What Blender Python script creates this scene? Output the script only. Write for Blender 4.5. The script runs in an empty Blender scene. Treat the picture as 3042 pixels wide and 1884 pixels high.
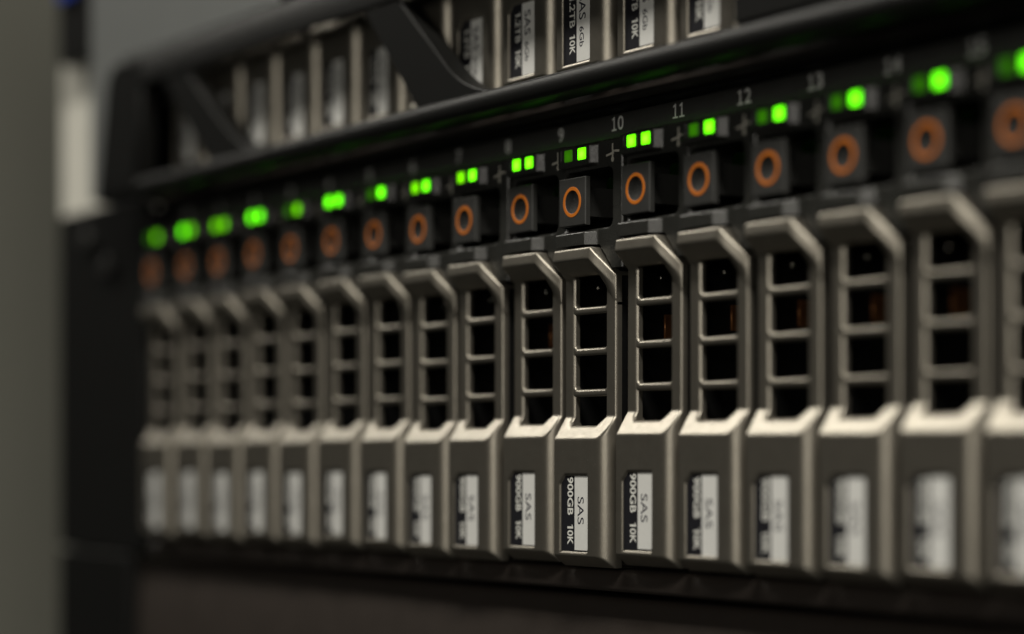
import bpy, bmesh, math
from mathutils import Vector, Matrix
R = math.radians
sc = bpy.context.scene
C = sc.collection

# ------------------------------------------------------------------ camera
cam_d = bpy.data.cameras.new('camera'); cam = bpy.data.objects.new('camera', cam_d); C.objects.link(cam)
sc.camera = cam
cam.location = (0.31188, -0.23267, 0.0)
cam.rotation_euler = (R(90), 0, R(90 - 34.309))
cam_d.sensor_width = 36.0
cam_d.lens = 77.17
cam_d.shift_y = 0.14255
cam_d.clip_start = 0.01; cam_d.clip_end = 50
cam_d.dof.use_dof = True
cam_d.dof.focus_distance = 0.389
cam_d.dof.aperture_fstop = 5.9
cam_d.dof.aperture_blades = 0

# ------------------------------------------------------------------ world, lamps, exposure
w = bpy.data.worlds.new('World'); sc.world = w; w.use_nodes = True
bgn = w.node_tree.nodes['Background']
bgn.inputs[0].default_value = (0.55, 0.56, 0.50, 1); bgn.inputs[1].default_value = 0.028
def lamp(name, loc, aim, sx, sy, power, col):   # aim None: faces straight down, long side along the row
    d = bpy.data.lights.new(name, 'AREA'); d.shape = 'RECTANGLE'; d.size = sx; d.size_y = sy
    d.energy = power; d.color = col
    o = bpy.data.objects.new(name, d); C.objects.link(o); o.location = loc
    if aim: o.rotation_euler = (Vector(aim) - Vector(loc)).to_track_quat('-Z', 'Y').to_euler()
    return o
# fluorescent ceiling fittings above the aisle in front of the rack, then an added low fill
lamp('aisle_ceiling_lamp', (-1.45, -0.56, 1.25), None, 1.6, 0.16, 19.0, (1.0, 0.955, 0.86))
lamp('aisle_ceiling_lamp', (0.85, -0.47, 1.05), None, 1.2, 0.16, 24.0, (1.0, 0.955, 0.86))
lamp('low_front_fill', (0.66, -0.80, 0.16), (0.03, 0.0, 0.0), 0.50, 0.26, 1.65, (1.0, 0.95, 0.85))  # added fill from low front right for edge sheen and numbers; no fitting there
sc.view_settings.view_transform = 'Standard'
sc.view_settings.look = 'None'
sc.view_settings.exposure = 0.0
sc.view_settings.gamma = 1.0
sc.cycles.max_bounces = 6
sc.cycles.sample_clamp_indirect = 4.0
sc.cycles.use_denoising = True

# ------------------------------------------------------------------ materials
def mat(name, col, rough=0.5, metal=0.0, spec=0.5, var=0.0, vscale=400.0, bump=0.0, bscale=4000.0, rvar=0.0, speck=0.0, speckcol=(0.6, 0.58, 0.5)):
    m = bpy.data.materials.new(name); m.use_nodes = True
    nt = m.node_tree; b = nt.nodes['Principled BSDF']; L = nt.links
    b.inputs['Base Color'].default_value = (*col, 1); b.inputs['Roughness'].default_value = rough
    b.inputs['Metallic'].default_value = metal; b.inputs['Specular IOR Level'].default_value = spec
    geo = nt.nodes.new('ShaderNodeNewGeometry')
    def noise(scale, detail=4):
        n = nt.nodes.new('ShaderNodeTexNoise'); n.inputs['Scale'].default_value = scale
        n.inputs['Detail'].default_value = detail; L.new(geo.outputs['Position'], n.inputs['Vector']); return n
    last = None
    if var:
        n = noise(vscale); mx = nt.nodes.new('ShaderNodeMix'); mx.data_type = 'RGBA'
        mx.inputs[6].default_value = (*[c * (1 - var) for c in col], 1)
        mx.inputs[7].default_value = (*[min(1, c * (1 + var)) for c in col], 1)
        L.new(n.outputs['Fac'], mx.inputs[0]); last = mx.outputs[2]
    if speck:
        n = noise(2600, 2); rp = nt.nodes.new('ShaderNodeValToRGB')
        rp.color_ramp.elements[0].position = 0.67 ; rp.color_ramp.elements[1].position = 0.74
        L.new(n.outputs['Fac'], rp.inputs[0])
        ml = nt.nodes.new('ShaderNodeMath'); ml.operation = 'MULTIPLY'; ml.inputs[1].default_value = speck
        L.new(rp.outputs[0], ml.inputs[0])
        mx = nt.nodes.new('ShaderNodeMix'); mx.data_type = 'RGBA'
        mx.inputs[6].default_value = (*col, 1); mx.inputs[7].default_value = (*speckcol, 1)
        if last: L.new(last, mx.inputs[6])
        L.new(ml.outputs[0], mx.inputs[0]); last = mx.outputs[2]
    if last: L.new(last, b.inputs['Base Color'])
    if rvar:
        n = noise(900, 3); mr = nt.nodes.new('ShaderNodeMapRange')
        mr.inputs['To Min'].default_value = rough - rvar; mr.inputs['To Max'].default_value = rough + rvar
        L.new(n.outputs['Fac'], mr.inputs['Value']); L.new(mr.outputs[0], b.inputs['Roughness'])
    if bump:
        n = noise(bscale, 3); bp = nt.nodes.new('ShaderNodeBump'); bp.inputs['Strength'].default_value = bump
        bp.inputs['Distance'].default_value = 0.0002
        L.new(n.outputs['Fac'], bp.inputs['Height']); L.new(bp.outputs[0], b.inputs['Normal'])
    return m
def emis(name, core, rim, strength):
    """lamp lens: brightest over the chip in its middle"""
    m = bpy.data.materials.new(name); m.use_nodes = True
    nt = m.node_tree; b = nt.nodes['Principled BSDF']
    b.inputs['Base Color'].default_value = (0.02, 0.08, 0.01, 1); b.inputs['Roughness'].default_value = 0.3
    tc = nt.nodes.new('ShaderNodeTexCoord'); ds = nt.nodes.new('ShaderNodeVectorMath'); ds.operation = 'DISTANCE'
    ds.inputs[1].default_value = (0.5, 0.5, 0.45)
    sp = nt.nodes.new('ShaderNodeVectorMath'); sp.operation = 'MULTIPLY_ADD'
    sp.inputs[1].default_value = (1, 0, 1); sp.inputs[2].default_value = (0, 0.5, 0)
    nt.links.new(tc.outputs['Generated'], sp.inputs[0]); nt.links.new(sp.outputs[0], ds.inputs[0])
    rp = nt.nodes.new('ShaderNodeValToRGB'); rp.color_ramp.elements[0].position = 0.08; rp.color_ramp.elements[1].position = 0.5
    rp.color_ramp.elements[0].color = (*core, 1); rp.color_ramp.elements[1].color = (*rim, 1)
    nt.links.new(ds.outputs['Value'], rp.inputs[0]); nt.links.new(rp.outputs[0], b.inputs['Emission Color'])
    b.inputs['Emission Strength'].default_value = strength
    return m
M = {
 'silver': mat('warm_silver_paint', (0.285, 0.262, 0.220), 0.355, 0.83, 0.5, 0.10, 250, 0.10, 5000, 0.06, 0.35, (0.5, 0.48, 0.42)),
 'black': mat('textured_black_plastic', (0.028, 0.028, 0.025), 0.30, 0.0, 0.8, 0.25, 500, 0.34, 4200, 0.08, 0.25, (0.12, 0.12, 0.1)),
 'button': mat('button_plastic', (0.030, 0.030, 0.028), 0.5, 0.0, 0.5, 0.15, 500, 0.15, 4000, 0.05, 0.2, (0.12, 0.12, 0.1)),
 'dish': mat('button_dish_plastic', (0.016, 0.016, 0.015), 0.6, 0.0, 0.3, 0.4, 700, 0.3, 2500, 0.05, 0.6, (0.14, 0.14, 0.12)),
 'orange': mat('orange_print', (0.60, 0.165, 0.010), 0.5, 0.0, 0.4, 0.08, 900),
 'dark': mat('dark_steel', (0.006, 0.006, 0.006), 0.65, 0.0, 0.2, 0.2, 200, 0.1, 2000),
 'stickerblack': mat('sticker_black', (0.014, 0.014, 0.018), 0.45, 0.0, 0.4, 0.1, 600),
 'stickerwhite': mat('sticker_white', (0.80, 0.80, 0.77), 0.45, 0.0, 0.4, 0.06, 1500),
 'inkwhite': mat('white_ink', (0.80, 0.80, 0.75), 0.5, 0.0, 0.3),
 'inknavy': mat('dark_ink', (0.015, 0.014, 0.03), 0.5, 0.0, 0.3),
 'mark': mat('pale_print', (0.55, 0.53, 0.46), 0.55, 0.0, 0.3, 0.3, 3000),
 'number': mat('number_print', (0.88, 0.88, 0.85), 0.55, 0.0, 0.3, 0.15, 2500),
 'copper': mat('copper_spring', (0.42, 0.18, 0.07), 0.4, 0.8, 0.5),
 'steel': mat('bright_steel', (0.6, 0.58, 0.52), 0.25, 1.0, 0.5),
 'strip': mat('strip_plastic', (0.055, 0.055, 0.052), 0.5, 0.0, 0.4, 0.2, 300, 0.12, 3500),
 'bezel': mat('bezel_black_plastic', (0.006, 0.006, 0.0055), 0.45, 0.0, 0.3, 0.2, 300, 0.12, 2500),
 'grey': mat('bezel_grey_lacquer', (0.24, 0.25, 0.245), 0.45, 0.2, 0.5, 0.06, 60, 0.05, 3000),
 'post': mat('cream_steel_paint', (0.95, 0.93, 0.83), 0.40, 0.0, 0.5, 0.05, 80),
 'wall': mat('grey_wall_paint', (0.17, 0.17, 0.145), 0.8, 0.0, 0.2, 0.08, 12),
 'under': mat('brown_black_panel', (0.042, 0.034, 0.029), 0.46, 0.0, 0.4, 0.2, 150, 0.25, 1800, 0.06, 0.15, (0.1, 0.1, 0.09)),
 'blue': mat('blue_plastic', (0.02, 0.06, 0.45), 0.4),
 'led_on': emis('led_bright', (0.14, 1.0, 0.012), (0.075, 0.62, 0.0), 3.5),
 'led_mid': emis('led_medium', (0.22, 1.0, 0.0), (0.13, 0.6, 0.0), 1.5),
 'led_dim': emis('led_dim', (0.17, 1.0, 0.0), (0.12, 0.7, 0.0), 0.17),
}

# ------------------------------------------------------------------ mesh helpers (millimetres: u right, z up, d out of the rack)
ZB = 18.2                      # base of a drive below its reference height
def P3(u, d, z, zb=0.0): return (u / 1000, -d / 1000, (z + zb) / 1000)
def mesh(name, verts, faces, m, smooth=None):
    me = bpy.data.meshes.new(name); me.from_pydata(verts, [], faces)
    bm = bmesh.new(); bm.from_mesh(me); bmesh.ops.recalc_face_normals(bm, faces=bm.faces[:]) if smooth != 'field' else None
    bm.to_mesh(me); bm.free()
    if m: me.materials.append(M[m])
    if smooth is not None:
        for p in me.polygons: p.use_smooth = True
        me.set_sharp_from_angle(angle=R(75 if smooth == 'field' else smooth))
    me.update(); return me
def obj(name, me, parent=None, loc=None):
    o = bpy.data.objects.new(name, me); C.objects.link(o)
    if parent: o.parent = parent
    if loc: o.location = loc
    return o
def thing(name, label, cat, loc=(0, 0, 0), group=None):
    o = bpy.data.objects.new(name, None); C.objects.link(o); o.location = loc
    o.empty_display_size = 0.01
    o['label'] = label; o['category'] = cat
    if group: o['group'] = group
    return o
def prism(name, poly, u0, u1, m, zb=0.0, smooth=40, bevel=0.0):
    """closed (d,z) outline swept from u0 to u1"""
    n = len(poly)
    v = [P3(u0, d, z, zb) for d, z in poly] + [P3(u1, d, z, zb) for d, z in poly]
    f = [(i, (i + 1) % n, n + (i + 1) % n, n + i) for i in range(n)] + [tuple(range(n))[::-1], tuple(range(n, 2 * n))]
    me = mesh(name, v, f, m, smooth)
    if bevel: soften(me, bevel)
    return me
def slab(name, poly, d0, d1, m, zb=0.0, smooth=40, bevel=0.0):
    """closed (u,z) outline with thickness from d0 to d1"""
    n = len(poly)
    v = [P3(u, d0, z, zb) for u, z in poly] + [P3(u, d1, z, zb) for u, z in poly]
    f = [(i, (i + 1) % n, n + (i + 1) % n, n + i) for i in range(n)] + [tuple(range(n))[::-1], tuple(range(n, 2 * n))]
    me = mesh(name, v, f, m, smooth)
    if bevel: soften(me, bevel)
    return me
def soften(me, w, seg=3):
    bm = bmesh.new(); bm.from_mesh(me)
    es = [e for e in bm.edges if len(e.link_faces) == 2 and e.calc_face_angle(0) > R(25)]
    bmesh.ops.bevel(bm, geom=es, offset=w / 1000, segments=seg, affect='EDGES', clamp_overlap=True)
    bmesh.ops.recalc_face_normals(bm, faces=bm.faces[:])
    bm.to_mesh(me); bm.free()
    for p in me.polygons: p.use_smooth = True
    me.set_sharp_from_angle(angle=R(50))
def box(name, u0, u1, d0, d1, z0, z1, m, zb=0.0, bevel=0.0):
    return prism(name, [(d0, z0), (d1, z0), (d1, z1), (d0, z1)], u0, u1, m, zb, 30, bevel)
def rrect(u0, u1, z0, z1, r, n=5, corners=(1, 1, 1, 1)):
    pts = []
    for (cx, cz, a, k) in ((u1 - r, z1 - r, 0, 0), (u0 + r, z1 - r, 90, 1), (u0 + r, z0 + r, 180, 2), (u1 - r, z0 + r, 270, 3)):
        if corners[k]:
            for i in range(n + 1): t = R(a + 90 * i / n); pts.append((cx + r * math.cos(t), cz + r * math.sin(t)))
        else: pts.append((cx + (r if k in (0, 3) else -r), cz + (r if k in (0, 1) else -r)))
    return pts
def flat(name, poly, d, m, zb=0.0):
    return mesh(name, [P3(u, d, z, zb) for u, z in poly], [tuple(range(len(poly)))], m, None)
def text_mesh(name, s, m, place, w, h, d, bold=0.0):
    """lettering fitted to a w x h field; place(x, y) gives (u, z)"""
    cu = bpy.data.curves.new(name, 'FONT'); cu.body = s; cu.resolution_u = 4; cu.offset = bold
    o = bpy.data.objects.new(name, cu); C.objects.link(o)
    dg = bpy.context.evaluated_depsgraph_get(); dg.update()
    me0 = o.evaluated_get(dg).to_mesh()
    co = [v.co.copy() for v in me0.vertices]; fs = [tuple(p.vertices) for p in me0.polygons]
    o.evaluated_get(dg).to_mesh_clear(); bpy.data.objects.remove(o); bpy.data.curves.remove(cu)
    x0 = min(c.x for c in co); x1 = max(c.x for c in co); y0 = min(c.y for c in co); y1 = max(c.y for c in co)
    vs = []
    for c in co:
        u, z = place((c.x - x0) / (x1 - x0) * w, (c.y - y0) / (y1 - y0) * h); vs.append(P3(u, d, z))
    return mesh(name, vs, fs, m, None)

def one_mesh(name, m, place, w, h, d, foot, stroke):
    """a figure 1 with its flag and, where foot is set, a foot"""
    x1 = w * (0.62 if foot else 0.98); x0 = x1 - stroke
    pcs = [[(x0, 0), (x1, 0), (x1, h), (x0 + stroke * 0.25, h), (x0, h * 0.93)],
           [(0.0 if not foot else w * 0.06, h * 0.74), (x0 + 0.01, h * 0.80), (x0 + 0.01, h * 0.955), (0.0 if not foot else w * 0.06, h * 0.86)]]
    if foot: pcs += [[(0, 0), (x0 - 0.002, 0), (x0 - 0.002, h * 0.12), (0, h * 0.12)], [(x1 + 0.002, 0), (w, 0), (w, h * 0.12), (x1 + 0.002, h * 0.12)]]
    V = []; F = []
    for p in pcs:
        b = len(V); V += [P3(*(lambda q: (q[0], d, q[1]))(place(x, y))) for x, y in p]; F.append(tuple(range(b, b + len(p))))
    return mesh(name, V, F, m, None)
def join_meshes(name, mes, m):
    bm = bmesh.new()
    for me in mes: bm.from_mesh(me); bpy.data.meshes.remove(me)
    me = bpy.data.meshes.new(name); bm.to_mesh(me); bm.free(); me.materials.append(M[m]); return me
def smin(a, b, k):
    h = max(k - abs(a - b), 0.0) / k
    return min(a, b) - h * h * k * 0.25
def lines(a, b, step, extra=()):
    n = max(1, round((b - a) / step)); L = [a + (b - a) * i / n for i in range(n + 1)]
    for e in extra:
        L = [x for x in L if abs(x - e) > step * 0.45 or x in (a, b)] + [e]
    return sorted(set(L))
def field(name, us, zs, dfun, keep, m, back, hole_back, zb, warp=lambda u, z: z):
    """relief d(u,z); cells where keep() is false are left open, their rims run back by hole_back; the outline runs back to 'back'"""
    nu, nz = len(us), len(zs)
    V = [P3(u, dfun(u, z), warp(u, z), zb) for z in zs for u in us]; F = []
    cell = {}
    for j in range(nz - 1):
        for i in range(nu - 1):
            if keep((us[i] + us[i + 1]) / 2, (zs[j] + zs[j + 1]) / 2):
                cell[(i, j)] = 1; a = j * nu + i
                F.append((a, a + 1, a + nu + 1, a + nu))
    dup = {}
    def rim(idx, bk):
        key = (idx, bk)
        if key not in dup:
            x, y, z = V[idx]; V.append((x, y, z)); f = len(V) - 1
            V.append((x, -bk / 1000 if bk < 50 else y + 0, z)); dup[key] = (f, f + 1)
        return dup[key]
    for (i, j) in list(cell):
        a = j * nu + i
        for (di, dj, p, q) in ((0, -1, a, a + 1), (1, 0, a + 1, a + nu + 1), (0, 1, a + nu + 1, a + nu), (-1, 0, a + nu, a)):
            if (i + di, j + dj) in cell: continue
            outer = not (0 <= i + di < nu - 1 and 0 <= j + dj < nz - 1)
            bk = back(di, dj) if outer else hole_back
            p0, p1 = rim(p, bk); q0, q1 = rim(q, bk)
            F.append((q0, p0, p1, q1))
    used = sorted({i for f in F for i in f}); mp = {o_: n_ for n_, o_ in enumerate(used)}
    return mesh(name, [V[i] for i in used], [tuple(mp[i] for i in f) for f in F], m, 'field')

# ------------------------------------------------------------------ the hard drive (built once, its meshes shared)
U0, U1 = -11.05, 4.0
OPEN = (-8.3, 1.1, 7.0, 33.6)
def lerp(x, x0, x1, a, b): return a + (b - a) * (x - x0) / (x1 - x0)
def prof(z):
    if z >= 36.4: return lerp(z, 36.4, 38.5, 3.0, 2.62)
    if z >= 33.3: return lerp(z, 33.3, 36.4, 0.0, 3.0)
    if z >= 8.6: return 0.0
    if z >= 4.5: return lerp(z, 4.5, 8.6, 2.6, 0.0)
    if z >= -16.3: return 2.6
    return lerp(z, -18.2, -16.3, 0.2, 2.6)
def cross(u, z=0.0):
    if z > 20: return smin(3.05, 3.05 - 3.15 * (u + 0.5) / 4.5, 0.9) + 0.0
    if u <= -0.2: return 3.05
    t = min(1.0, (u + 0.2) / 4.2)
    return 3.05 - 3.2 * (1 - math.sqrt(max(0.0, 1 - t * t)))
def fillet(s, r):
    if s >= r: return 0.0
    s = max(s, 0.0); return r - math.sqrt(max(0.0, r * r - (r - s) ** 2))
def open_sd(u, z):
    # distance outside the tall opening (positive on the solid); lower right corner is cut
    a = max(OPEN[0] - u, u - OPEN[1], OPEN[2] - z, z - OPEN[3])
    c = ((u - OPEN[1]) - (z - OPEN[2]) + 1.5) / 1.414
    c2 = (-(u - OPEN[0]) - (z - OPEN[2]) + 0.6) / 1.414
    return max(a, c, c2)
def label_sd(u, z):
    a = max(-9.35 - u, u + 0.75, -15.75 - z, z + 1.75)
    c = (-(u + 9.35) + (z + 1.75) + 1.6) / 1.414 if True else -9
    return max(a, c)
def handle_d(u, z):
    d = smin(cross(u), prof(z), 0.35) if z < 28 else prof(z) * max(-0.02, cross(u, z)) / 3.05
    d -= fillet(u - U0, 0.30) + fillet(38.5 - z, 0.35)
    if -3 < z < 40: d -= fillet(U1 - u, 0.45) * (1.0 if 8 < z < 34 else 0.3)
    s = open_sd(u, z); d -= fillet(s, 0.75 if u < OPEN[0] + 0.01 else 0.5)
    ls = label_sd(u, z)
    t = min(1.0, max(0.0, -ls / 0.28 + 0.1)); d -= 0.36 * t * t * (3 - 2 * t)
    return d
def corner_cut(u, z):      # the top right corner is cut at a slant and the cap follows it
    return z - max(0.0, u + 0.5) * 1.155 * min(1.0, max(0.0, (z - 28.6) / 4.7))
us = lines(U0, U1, 0.20, (OPEN[0], OPEN[1], OPEN[0] - 0.08, OPEN[1] + 0.08, U0 + 0.06, U1 - 0.05, U1 - 0.015))
zs = lines(-18.2, 38.5, 0.24, (OPEN[2], OPEN[3], OPEN[2] - 0.08, OPEN[3] + 0.08, 38.44, -16.3))
ME = {}
ME['handle'] = field('handle', us, zs, handle_d, lambda u, z: open_sd(u, z) > 0, 'silver',
                     lambda di, dj: -1.3 if di == -1 else (-1.4 if di == 1 else -6.0), -1.3, ZB, corner_cut)
# cross bars of the ladder, one mesh for all
def rung_mesh():
    r = 0.60; h = 1.32; pts = []
    for (cd, cz, a0) in ((-0.10 - r, h - r, 0), ):
        for i in range(6): t = R(90 - 90 * i / 5); pts.append((cd + r * math.cos(t), cz + r * math.sin(t)))
    pts += [(-0.10, 0.40), (-0.16, 0.2), (-0.34, 0.0), (-1.25, 0.0), (-1.25, h)]
    uu = [OPEN[0] - 0.6, OPEN[0] - 0.02, OPEN[0] + 0.10, OPEN[0] + 0.28, OPEN[0] + 0.6, OPEN[1] - 0.45, OPEN[1] - 0.15, OPEN[1] + 0.02, OPEN[1] + 0.5]
    ex = [0.62, 0.62, 0.34, 0.12, 0.0, 0.0, 0.10, 0.40, 0.40]     # fillets where a bar runs into the frame
    n = len(pts); V = []; F = []
    for u, e in zip(uu, ex):
        for k, (d, z) in enumerate(pts):
            V.append(P3(u, d, z + (e if z > h * 0.5 else -0.0), 0))
    for j in range(len(uu) - 1):
        for i in range(n):
            F.append((j * n + i, j * n + (i + 1) % n, (j + 1) * n + (i + 1) % n, (j + 1) * n + i))
    F += [tuple(range(n))[::-1], tuple(range((len(uu) - 1) * n, len(uu) * n))]
    return mesh('rung', V, F, 'silver', 45)
ME['rung'] = rung_mesh()
# black head with lamp block and button pocket
PK = (-10.75, 3.4, 41.9, 52.4)
def pocket_sd(u, z):
    r = 1.3; cu, cz = (PK[0] + PK[1]) / 2, (PK[2] + PK[3]) / 2
    qx = abs(u - cu) - (PK[1] - PK[0]) / 2 + r; qz = abs(z - cz) - (PK[3] - PK[2]) / 2 + r
    return math.hypot(max(qx, 0), max(qz, 0)) + min(max(qx, qz), 0) - r
def sstep(x, a, b):
    t = min(1.0, max(0.0, (x - a) / (b - a))); return t * t * (3 - 2 * t)
def ramp(x, a, b): return min(1.0, max(0.0, (x - a) / (b - a)))
def head_d(u, z):
    d = 0.4
    k = sstep(z, 53.0, 53.35) * (1 - sstep(z, 56.75, 57.05)) * (1 - ramp(u, -1.75, -0.35))
    d += 1.35 * k
    for c in (-9.75, -5.75):
        d += 0.22 * k * (1 - sstep(abs(u - c), 0.10, 0.24)) * (1 - sstep(abs(z - 55.3), 1.15, 1.35))
    k2 = (1 - sstep(z, 41.2, 41.75)) * (1 - ramp(u, -2.5, -0.6))
    d += 1.9 * k2
    d -= fillet(pocket_sd(u, z), 0.45)
    d -= fillet(6.25 - u, 0.35) + fillet(u + 11.1, 0.3) + fillet(57.35 - z, 0.5)
    return d
def head_keep(u, z):
    cut = 38.95 if u < -0.2 else 38.95 - (u + 0.2) * 1.155
    return pocket_sd(u, z) > 0 and z > cut
ME['head'] = field('head', lines(-11.1, 6.25, 0.22), lines(34.6, 57.35, 0.22), head_d, head_keep, 'black', lambda di, dj: -2.6, -9.0, ZB)
# lamps
led = slab('indicator_light', rrect(-1.2, 1.2, -1.05, 1.05, 0.22), 1.0, 1.86, 'led_on', 0, 60, 0.08)
for nm in ('led_on', 'led_mid', 'led_dim'):
    me = led.copy(); me.materials.clear(); me.materials.append(M[nm]); ME[nm] = me
# release button: plate with a dished centre
def button_mesh():
    cu, cz, N, r0, dep = -5.95, 46.85, 48, 2.02, 0.40
    hu, hz = 4.0, 4.3; bev = 0.16; q = N // 4; sq = []
    for a, b in (((1, -1), (1, 1)), ((1, 1), (-1, 1)), ((-1, 1), (-1, -1)), ((-1, -1), (1, -1))):
        for i in range(q): sq.append((hu * (a[0] + (b[0] - a[0]) * i / q), hz * (a[1] + (b[1] - a[1]) * i / q)))
    an = [math.atan2(y, x) for x, y in sq]
    V = []; F = []
    rings = [[(x * 0.6, y * 0.6, -7.0) for x, y in sq], [(x * 0.6, y * 0.6, 1.2) for x, y in sq], [(x, y, 1.2) for x, y in sq],
             [(x, y, 2.25 - bev) for x, y in sq], [(x * (hu - bev) / hu, y * (hz - bev) / hz, 2.25) for x, y in sq]]
    for rr, dd in ((2.75, 2.25), (r0 + 0.06, 2.25), (r0, 2.19)):
        rings.append([(rr * math.cos(t), rr * math.sin(t), dd) for t in an])
    for q_ in (0.85, 0.65, 0.4, 0.15):
        rings.append([(r0 * q_ * math.cos(t), r0 * q_ * math.sin(t), 2.19 - dep * (1 - q_ * q_)) for t in an])
    for rg in rings: V += [P3(cu + x, d, cz + y, ZB) for x, y, d in rg]
    for j in range(len(rings) - 1):
        for i in range(N): F.append((j * N + i, j * N + (i + 1) % N, (j + 1) * N + (i + 1) % N, (j + 1) * N + i))
    F.append(tuple(range((len(rings) - 1) * N, len(rings) * N)))
    me = mesh('release_button', V, F, 'button', 22)
    me.materials.append(M['dish'])
    for p in me.polygons:
        c = p.center; rad = math.hypot(c.x * 1000 - cu, c.z * 1000 - ZB - cz)
        if rad < r0 and -c.y * 1000 > 0: p.material_index = 1
    return me
ME['button'] = button_mesh()
def ring_mesh():
    cu, cz, N = -5.95, 46.85, 64; V = []; F = []
    for r, d in ((2.08, 2.255), (2.12, 2.30), (2.68, 2.30), (2.72, 2.255)):
        V += [P3(cu + r * math.cos(2 * math.pi * i / N), d, cz + r * math.sin(2 * math.pi * i / N), ZB) for i in range(N)]
    for j in range(3):
        for i in range(N): F.append((j * N + i, j * N + (i + 1) % N, (j + 1) * N + (i + 1) % N, (j + 1) * N + i))
    return mesh('ring', V, F, 'orange', 30)
ME['ring'] = ring_mesh()
ME['sticker'] = slab('label_sticker', [(-9.0, -15.6), (-0.95, -15.6), (-0.95, -1.95), (-7.7, -1.95), (-9.0, -3.4)], 2.1, 2.275, 'stickerblack', ZB)
ME['patch'] = slab('white_patch', rrect(-5.05, -1.1, -15.35, -2.0, 0.3, 4, (1, 0, 0, 1)), 2.2, 2.30, 'stickerwhite', ZB)
def down(u_base, z_top):          # lettering that reads downwards, tops to the right
    return lambda x, y: (u_base + y, z_top - x + ZB)
def letters(parts, d, m, bold):
    """several words joined as one line of print"""
    mes = []
    for s, ub, zt, w_, h_ in parts:
        if s[0] == '1':
            w1 = w_ * (0.20 if len(s) == 3 else 0.13)
            mes.append(one_mesh('lettering', m, down(ub, zt), w1, h_, d, False, 0.38)); s = s[1:]; gap = 0.28
            zt -= w1 + gap; w_ -= w1 + gap
        mes.append(text_mesh('lettering', s, m, down(ub, zt), w_, h_, d, bold))
    return join_meshes('lettering', mes, m)
ME['t900'] = letters([('900GB', -7.25, -2.35, 6.8, 1.75), ('10K', -7.25, -10.85, 3.6, 1.75)], 2.29, 'inkwhite', 0.022)
ME['tsas'] = letters([('SAS', -4.15, -5.85, 4.9, 1.85)], 2.315, 'inknavy', 0.0)
ME['t12'] = letters([('1.2TB', -7.25, -3.4, 5.6, 1.7), ('10K', -7.25, -10.3, 3.5, 1.7)], 2.29, 'inkwhite', 0.018)
ME['tsas6'] = letters([('SAS', -4.3, -3.4, 4.6, 2.0), ('6Gb', -4.15, -9.2, 3.6, 1.3)], 2.315, 'inknavy', 0.008)
def plus_mesh():
    w_ = 0.22; c = (3.6, 54.65)
    pieces = [[(c[0] - w_, c[1]), (c[0] + w_ * 0.9, c[1]), (c[0] + w_ * 0.9, c[1] + 1.75), (c[0] - w_, c[1] + 1.75)],
              [(c[0] - w_, c[1] + 0.30), (c[0] + 1.95, c[1] + 0.05), (c[0] + 1.95, c[1] + 0.45), (c[0] - w_, c[1] + 0.65)],
              [(c[0] - 1.9, c[1] - 0.42), (c[0] + 0.4, c[1] - 0.10), (c[0] + 0.4, c[1] + 0.28), (c[0] - 1.9, c[1] - 0.05)],
              [(c[0] - w_, c[1] - 0.7), (c[0] + w_, c[1] - 0.7), (c[0] + w_, c[1] + 0.1), (c[0] - w_, c[1] + 0.1)],
              [(c[0] + 0.42 * math.cos(R(30 * i)), c[1] - 1.05 + 0.48 * math.sin(R(30 * i))) for i in range(12)]]
    V = []; F = []
    for k, p in enumerate(pieces):
        b = len(V); V += [P3(u, 0.415 + 0.004 * k, z, ZB) for u, z in p]; F.append(tuple(range(b, b + len(p))))
    return mesh('pulse_icon', V, F, 'mark', None)
ME['icon'] = plus_mesh()
ME['body'] = box('drive_body', -10.6, 3.9, -100, -16.05, -17.0, 57.0, 'dark', ZB, 0.4)
ME['plate'] = box('side_plate', 2.6, 3.3, -16.0, -1.35, -17.0, 38.0, 'dark', ZB, 0.1)
ME['spring'] = box('contact_spring', 3.32, 3.75, -15.2, -11.2, 22.4, 26.8, 'copper', ZB, 0.12)
ME['tab'] = slab('spring_tab', rrect(-10.7, -10.1, 31.8, 32.6, 0.2), -7.6, -6.6, 'steel', ZB, 60, 0.1)

PITCH = 17.6
def make_drive(k, zbase, e, dz, leds, lower, label, group):
    t = thing('hard_drive', label, 'hard drive', ((k - 10) * PITCH / 1000, -e / 1000, (zbase + dz - ZB) / 1000), group)
    q = (k * 37 + (0 if lower else 11)) % 17 / 16 - 0.5; q2 = (k * 23 + (0 if lower else 5)) % 13 / 12 - 0.5
    t.rotation_euler = (0, R(0.35 * q), R(0.5 * q2))       # no two sit quite alike in their bays
    h = obj('handle', ME['handle'], t)
    for zr in (26.85, 19.5, 12.15): obj('rung', ME['rung'], h, (0, 0, (zr + ZB) / 1000))
    obj('drive_body', ME['body'], t); obj('side_plate', ME['plate'], t)
    hd = obj('head', ME['head'], t)
    for c, s in zip((-7.75, -3.7), leds): obj('indicator_light', ME[s], hd, (c / 1000, 0, (55.3 + ZB) / 1000))
    obj('pulse_icon', ME['icon'], hd)
    b = obj('release_button', ME['button'], t); obj('ring', ME['ring'], b)
    s = obj('label_sticker', ME['sticker'], t, (0.00016 * q2, 0, 0.0004 * q)); obj('white_patch', ME['patch'], s)
    obj('lettering', ME['t900' if lower else 't12'], s); obj('lettering', ME['tsas' if lower else 'tsas6'], s)
    obj('contact_spring', ME['spring'], t); obj('spring_tab', ME['tab'], t)
    return t
ORD = ['first', 'second', 'third', 'fourth', 'fifth', 'sixth', 'seventh', 'eighth', 'ninth', 'tenth', 'eleventh', 'twelfth',
       'thirteenth', 'fourteenth', 'fifteenth', 'sixteenth', 'seventeenth', 'eighteenth']
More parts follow.
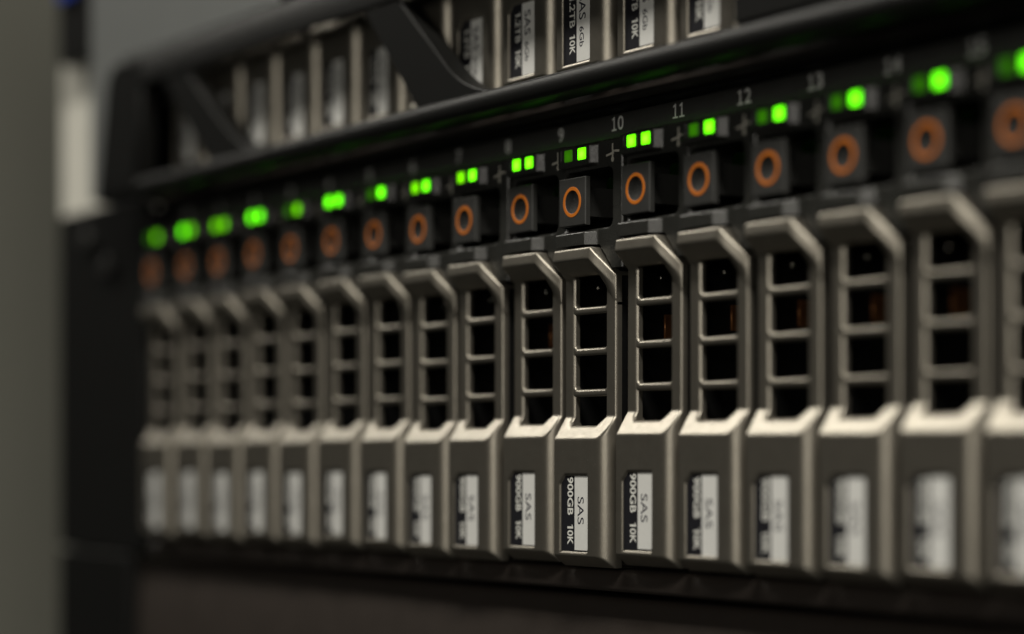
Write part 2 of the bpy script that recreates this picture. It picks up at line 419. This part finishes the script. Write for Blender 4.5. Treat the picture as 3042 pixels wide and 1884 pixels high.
E_ = [0.33, -0.19, 0.03, 0.03, 0.19, -0.02, -0.19, 0.06, 0.67, -0.24, 0.63, 0.0, 0.13, 0.40, 0.65, 0.75, 1.5, 0.4]
DZ = [-0.10, 0.14, -0.14, 0.20, -0.06, 0.18, 0.10, -0.40, -0.29, 0.18, -0.29, 0.37, 0.16, 0.0, -0.1, 0.1, 0.0, 0.1]
on, mid, dim = 'led_on', 'led_mid', 'led_dim'
LED = [(dim, mid), (on, mid), (mid, mid), (on, on), (dim, mid), (on, on), (dim, on), (mid, on), (mid, on), (on, on),
       (dim, on), (on, on), (dim, on), (dim, on), (dim, on), (dim, on), (dim, on), (dim, on)]
EXTRA = {0: 'dim green light', 8: 'just left of slot number 8', 9: 'below slot number 9', 10: 'in sharp focus',
         11: 'below slot number 11', 12: 'below slot number 12', 13: 'below slot number 13', 16: 'cut off by the right edge'}
for k in range(17):
    lab = 'silver 900GB hard drive, %s from left in lower row' % ORD[k]
    if k in EXTRA: lab += ', ' + EXTRA[k]
    make_drive(k, 0.0, E_[k], DZ[k], LED[k], True, lab, '900GB hard drives in the lower server')
UP = 87.0
UE = [0.1, 0.3, -0.1, 0.2, 0.0, 0.2, -0.2, 0.1, 0.0, 0.2, 0.5, 0.0, 0.1, 0.0]
for k in range(1, 14):
    make_drive(k, UP, -0.4 + UE[k], UE[(k * 5) % 14] - 0.1, LED[(k * 7) % 16], False,
               'shaded 1.2TB hard drive behind black bezel, above %s drive of lower row' % ORD[k], '1.2TB hard drives in the upper server')

# ------------------------------------------------------------------ server chassis (lower and upper)
def number(s, uc, zc):
    """slot number: figures set side by side, the 1 with a foot"""
    cw = [1.45 if c == '1' else 1.72 for c in s]; gap = 0.34; x = uc - (sum(cw) + gap * (len(s) - 1)) / 2; mes = []
    for c, w_ in zip(s, cw):
        pl = lambda px, py, x=x: (x + px, zc - 1.27 + py)
        mes.append(one_mesh('slot_number', 'number', pl, w_, 2.55, -6.94, True, 0.36) if c == '1'
                   else text_mesh('slot_number', c, 'number', pl, w_, 2.55, -6.94, 0.012))
        x += w_ + gap
    return join_meshes('slot_number', mes, 'number')
def chassis(zb, label, nums, lower):
    t = thing('server_chassis', label, 'server', (0, 0, (zb - 22.9) / 1000))
    zo = 22.9
    UL, UR = -188.5, 236.0
    st = obj('number_strip', prism('number_strip', [(-18, 58.9), (-7.2, 58.9), (-6.97, 59.2), (-6.97, 62.9), (-7.3, 63.3), (-18, 63.3)], UL, UR, 'strip', zo), t)
    if nums:
        for k in range(17): obj('slot_number', number(str(k), (k - 10) * PITCH - 5.35, 61.45 + zo), st)
    obj('top_cover', prism('top_cover', [(-300, 63.4), (-4.5, 63.4), (-3.9, 63.5), (-3.9, 64.0), (-4.2, 64.15), (-300, 64.15)], UL - 3, UR + 3, 'dark', zo), t)
    lip = [(-60, -18.75), (-2.4, -18.75), (-1.5, -18.95), (-0.8, -19.5), (-0.4, -20.6), (-0.2, -22.0), (-0.4, -22.5), (-1.0, -22.75), (-60, -22.75)]
    obj('bottom_lip', prism('bottom_lip', lip, UL, UR, 'under', zo, 60), t)
    obj('side_wall', box('side_wall', UL - 2.5, UL - 0.1, -300, -1.5, -22.7, 63.3, 'dark', zo, 0.2), t)
    obj('bay_back', box('bay_back', UL, UR, -112, -104, -18.7, 63.2, 'dark', zo), t)
    if lower:
        ear = obj('ear', slab('ear', rrect(-246, -191.2, -22.4, 66.3, 2.0), -3.2, 0.0, 'bezel', zo, 40, 0.6), t)
        for (u, z) in ((-225.6, 58.5), (-212.8, 50.5)):
            obj('ear_button', slab('ear_button', [(u + 2.6 * math.cos(R(i * 15)), z + 2.6 * math.sin(R(i * 15))) for i in range(24)], 0.02, 1.8, 'button', zo, 40, 0.5), ear)
    else:
        ear = obj('ear', slab('ear', rrect(-243, -211, 19.0, 63.8, 2.5), -3.2, 1.5, 'bezel', zo, 40, 0.8), t)
        obj('blue_tab', slab('blue_tab', rrect(-240, -231, 35.5, 42, 1.5), 1.52, 3.0, 'blue', zo, 40, 0.4), ear)
    return t
chassis(0.0, 'black server chassis holding the lower row of 900GB drives, with white slot numbers', True, True)
chassis(UP, 'upper server chassis behind the dark bezel, holding the 1.2TB drives', False, False)

# ------------------------------------------------------------------ bezel on the upper server
BZ = UP - 22.9
bz = thing('server_faceplate', 'black plastic front bezel with diagonal struts across the upper server', 'faceplate', (0, 0, BZ / 1000))
def bzs(name, poly, d0, d1, m='bezel', bevel=0.8): return obj(name, slab(name, [(u, z - BZ) for u, z in poly], d0, d1, m, 0, 40, bevel), bz)
def bzp(name, poly, u0, u1, m='bezel', bevel=0.0): return obj(name, prism(name, [(d, z - BZ) for d, z in poly], u0, u1, m, 0, 50, bevel), bz)
bzp('cross_bar', [(4.2, 94.6), (8.9, 90.7), (9.4, 90.8), (9.4, 97.6), (8.9, 98.3), (4.2, 98.3)], -190.0, 52.0, bevel=0.3)
bzp('bottom_rail', [(4.2, 64.6), (8.8, 64.6), (9.4, 65.2), (9.4, 68.2), (9.0, 68.6), (4.2, 68.6)], -199.0, 230.0, bevel=0.2)
bzs('cross_bar', [(-104, 98.6), (29.5, 98.6), (27.4, 102.6), (-105, 102.6)], 4.3, 9.3, bevel=0.4)  # unseen thickening of the bar, added to shade the drives behind
bzs('top_shade_panel', [(-107, 111.5), (22.6, 111.5), (2.0, 150.0), (-116, 150.0)], 4.3, 9.0, bevel=0.4)  # unseen panel, added to block overhead light from the upper drives
bzs('end_frame', [(-200.0, 66.4), (-176, 66.4), (-172, 98.2), (-186, 98.2), (-191, 97.2), (-193.6, 94.0)], 4.25, 9.6, bevel=1.2)
def strut(u_top, u_bot, wt, wb, name='strut'):
    """slanting strut whose right flank curves into the bottom rail"""
    pts = [(u_top - wt, 90.8), (u_top, 90.8)]
    for i in range(9):
        t = i / 8; a = (u_top + (u_bot - u_top) * 0.72, 90.8 + (68.6 - 90.8) * 0.72); b = (u_bot, 68.9); c = (u_bot + 11, 68.2)
        pts.append(((1 - t) ** 2 * a[0] + 2 * t * (1 - t) * b[0] + t * t * c[0], (1 - t) ** 2 * a[1] + 2 * t * (1 - t) * b[1] + t * t * c[1]))
    pts += [(u_bot + 11, 67.4), (u_bot - wb, 67.4)]
    return bzs(name, pts, 4.3, 9.15, bevel=1.5)
strut(-55.5, -30.5, 13.5, 17.0)
strut(-150.0, -121.0, 12.0, 16.0)
bzs('end_panel', [(-206, 66.1), (-200.3, 66.1), (-194.0, 94.2), (-191.3, 97.5), (-186.2, 98.6), (-104.6, 98.6), (-107.5, 101.2), (-206, 122.0)], 4.4, 8.2, 'grey', 0.5)
bzs('centre_panel', [(45.5, 68.8), (150, 68.8), (150, 150), (30, 150), (45.5, 98.4)], 4.5, 9.0, bevel=0.6)
bzp('top_rail', [(4.2, 150.2), (9.4, 150.2), (9.4, 153.6), (4.2, 153.6)], -206, 230, bevel=0.4)

# ------------------------------------------------------------------ rack, unit below, background
rp = thing('rack_post', 'cream painted steel rack post at the far left end of the servers', 'rack post', (-0.234, 0.0035, -0.3))
obj('post_flange', box('post_flange', -18, 9.5, -2.0, 0.0, 0, 620, 'post', 0, 0.3), rp)
obj('post_web', box('post_web', -18, -16, -60, -2.05, 0, 620, 'post', 0, 0.3), rp)
ub = thing('server_below', 'dark brown-black front panel of the unit below the lower drive row', 'server', (0, 0, -0.0665))
zo = 66.5
pan = [(-60, -24.0), (-4.6, -24.0), (-3.7, -24.2), (-3.2, -24.9), (-3.0, -26.2), (-2.3, -34.0), (-2.0, -40.0), (-2.0, -64.0), (-3.0, -66.0), (-60, -66.0)]
obj('front_panel', prism('front_panel', pan, -200, 236, 'under', zo, 60), ub)
obj('ear', slab('ear', rrect(-246, -200.5, -66, -22.9, 1.0), -3.2, 0.0, 'bezel', zo, 40, 0.6), ub)
wl = obj('wall', box('wall', -560, -540, -1200, 12, -500, 1500, 'wall', 0)); wl['kind'] = 'structure'
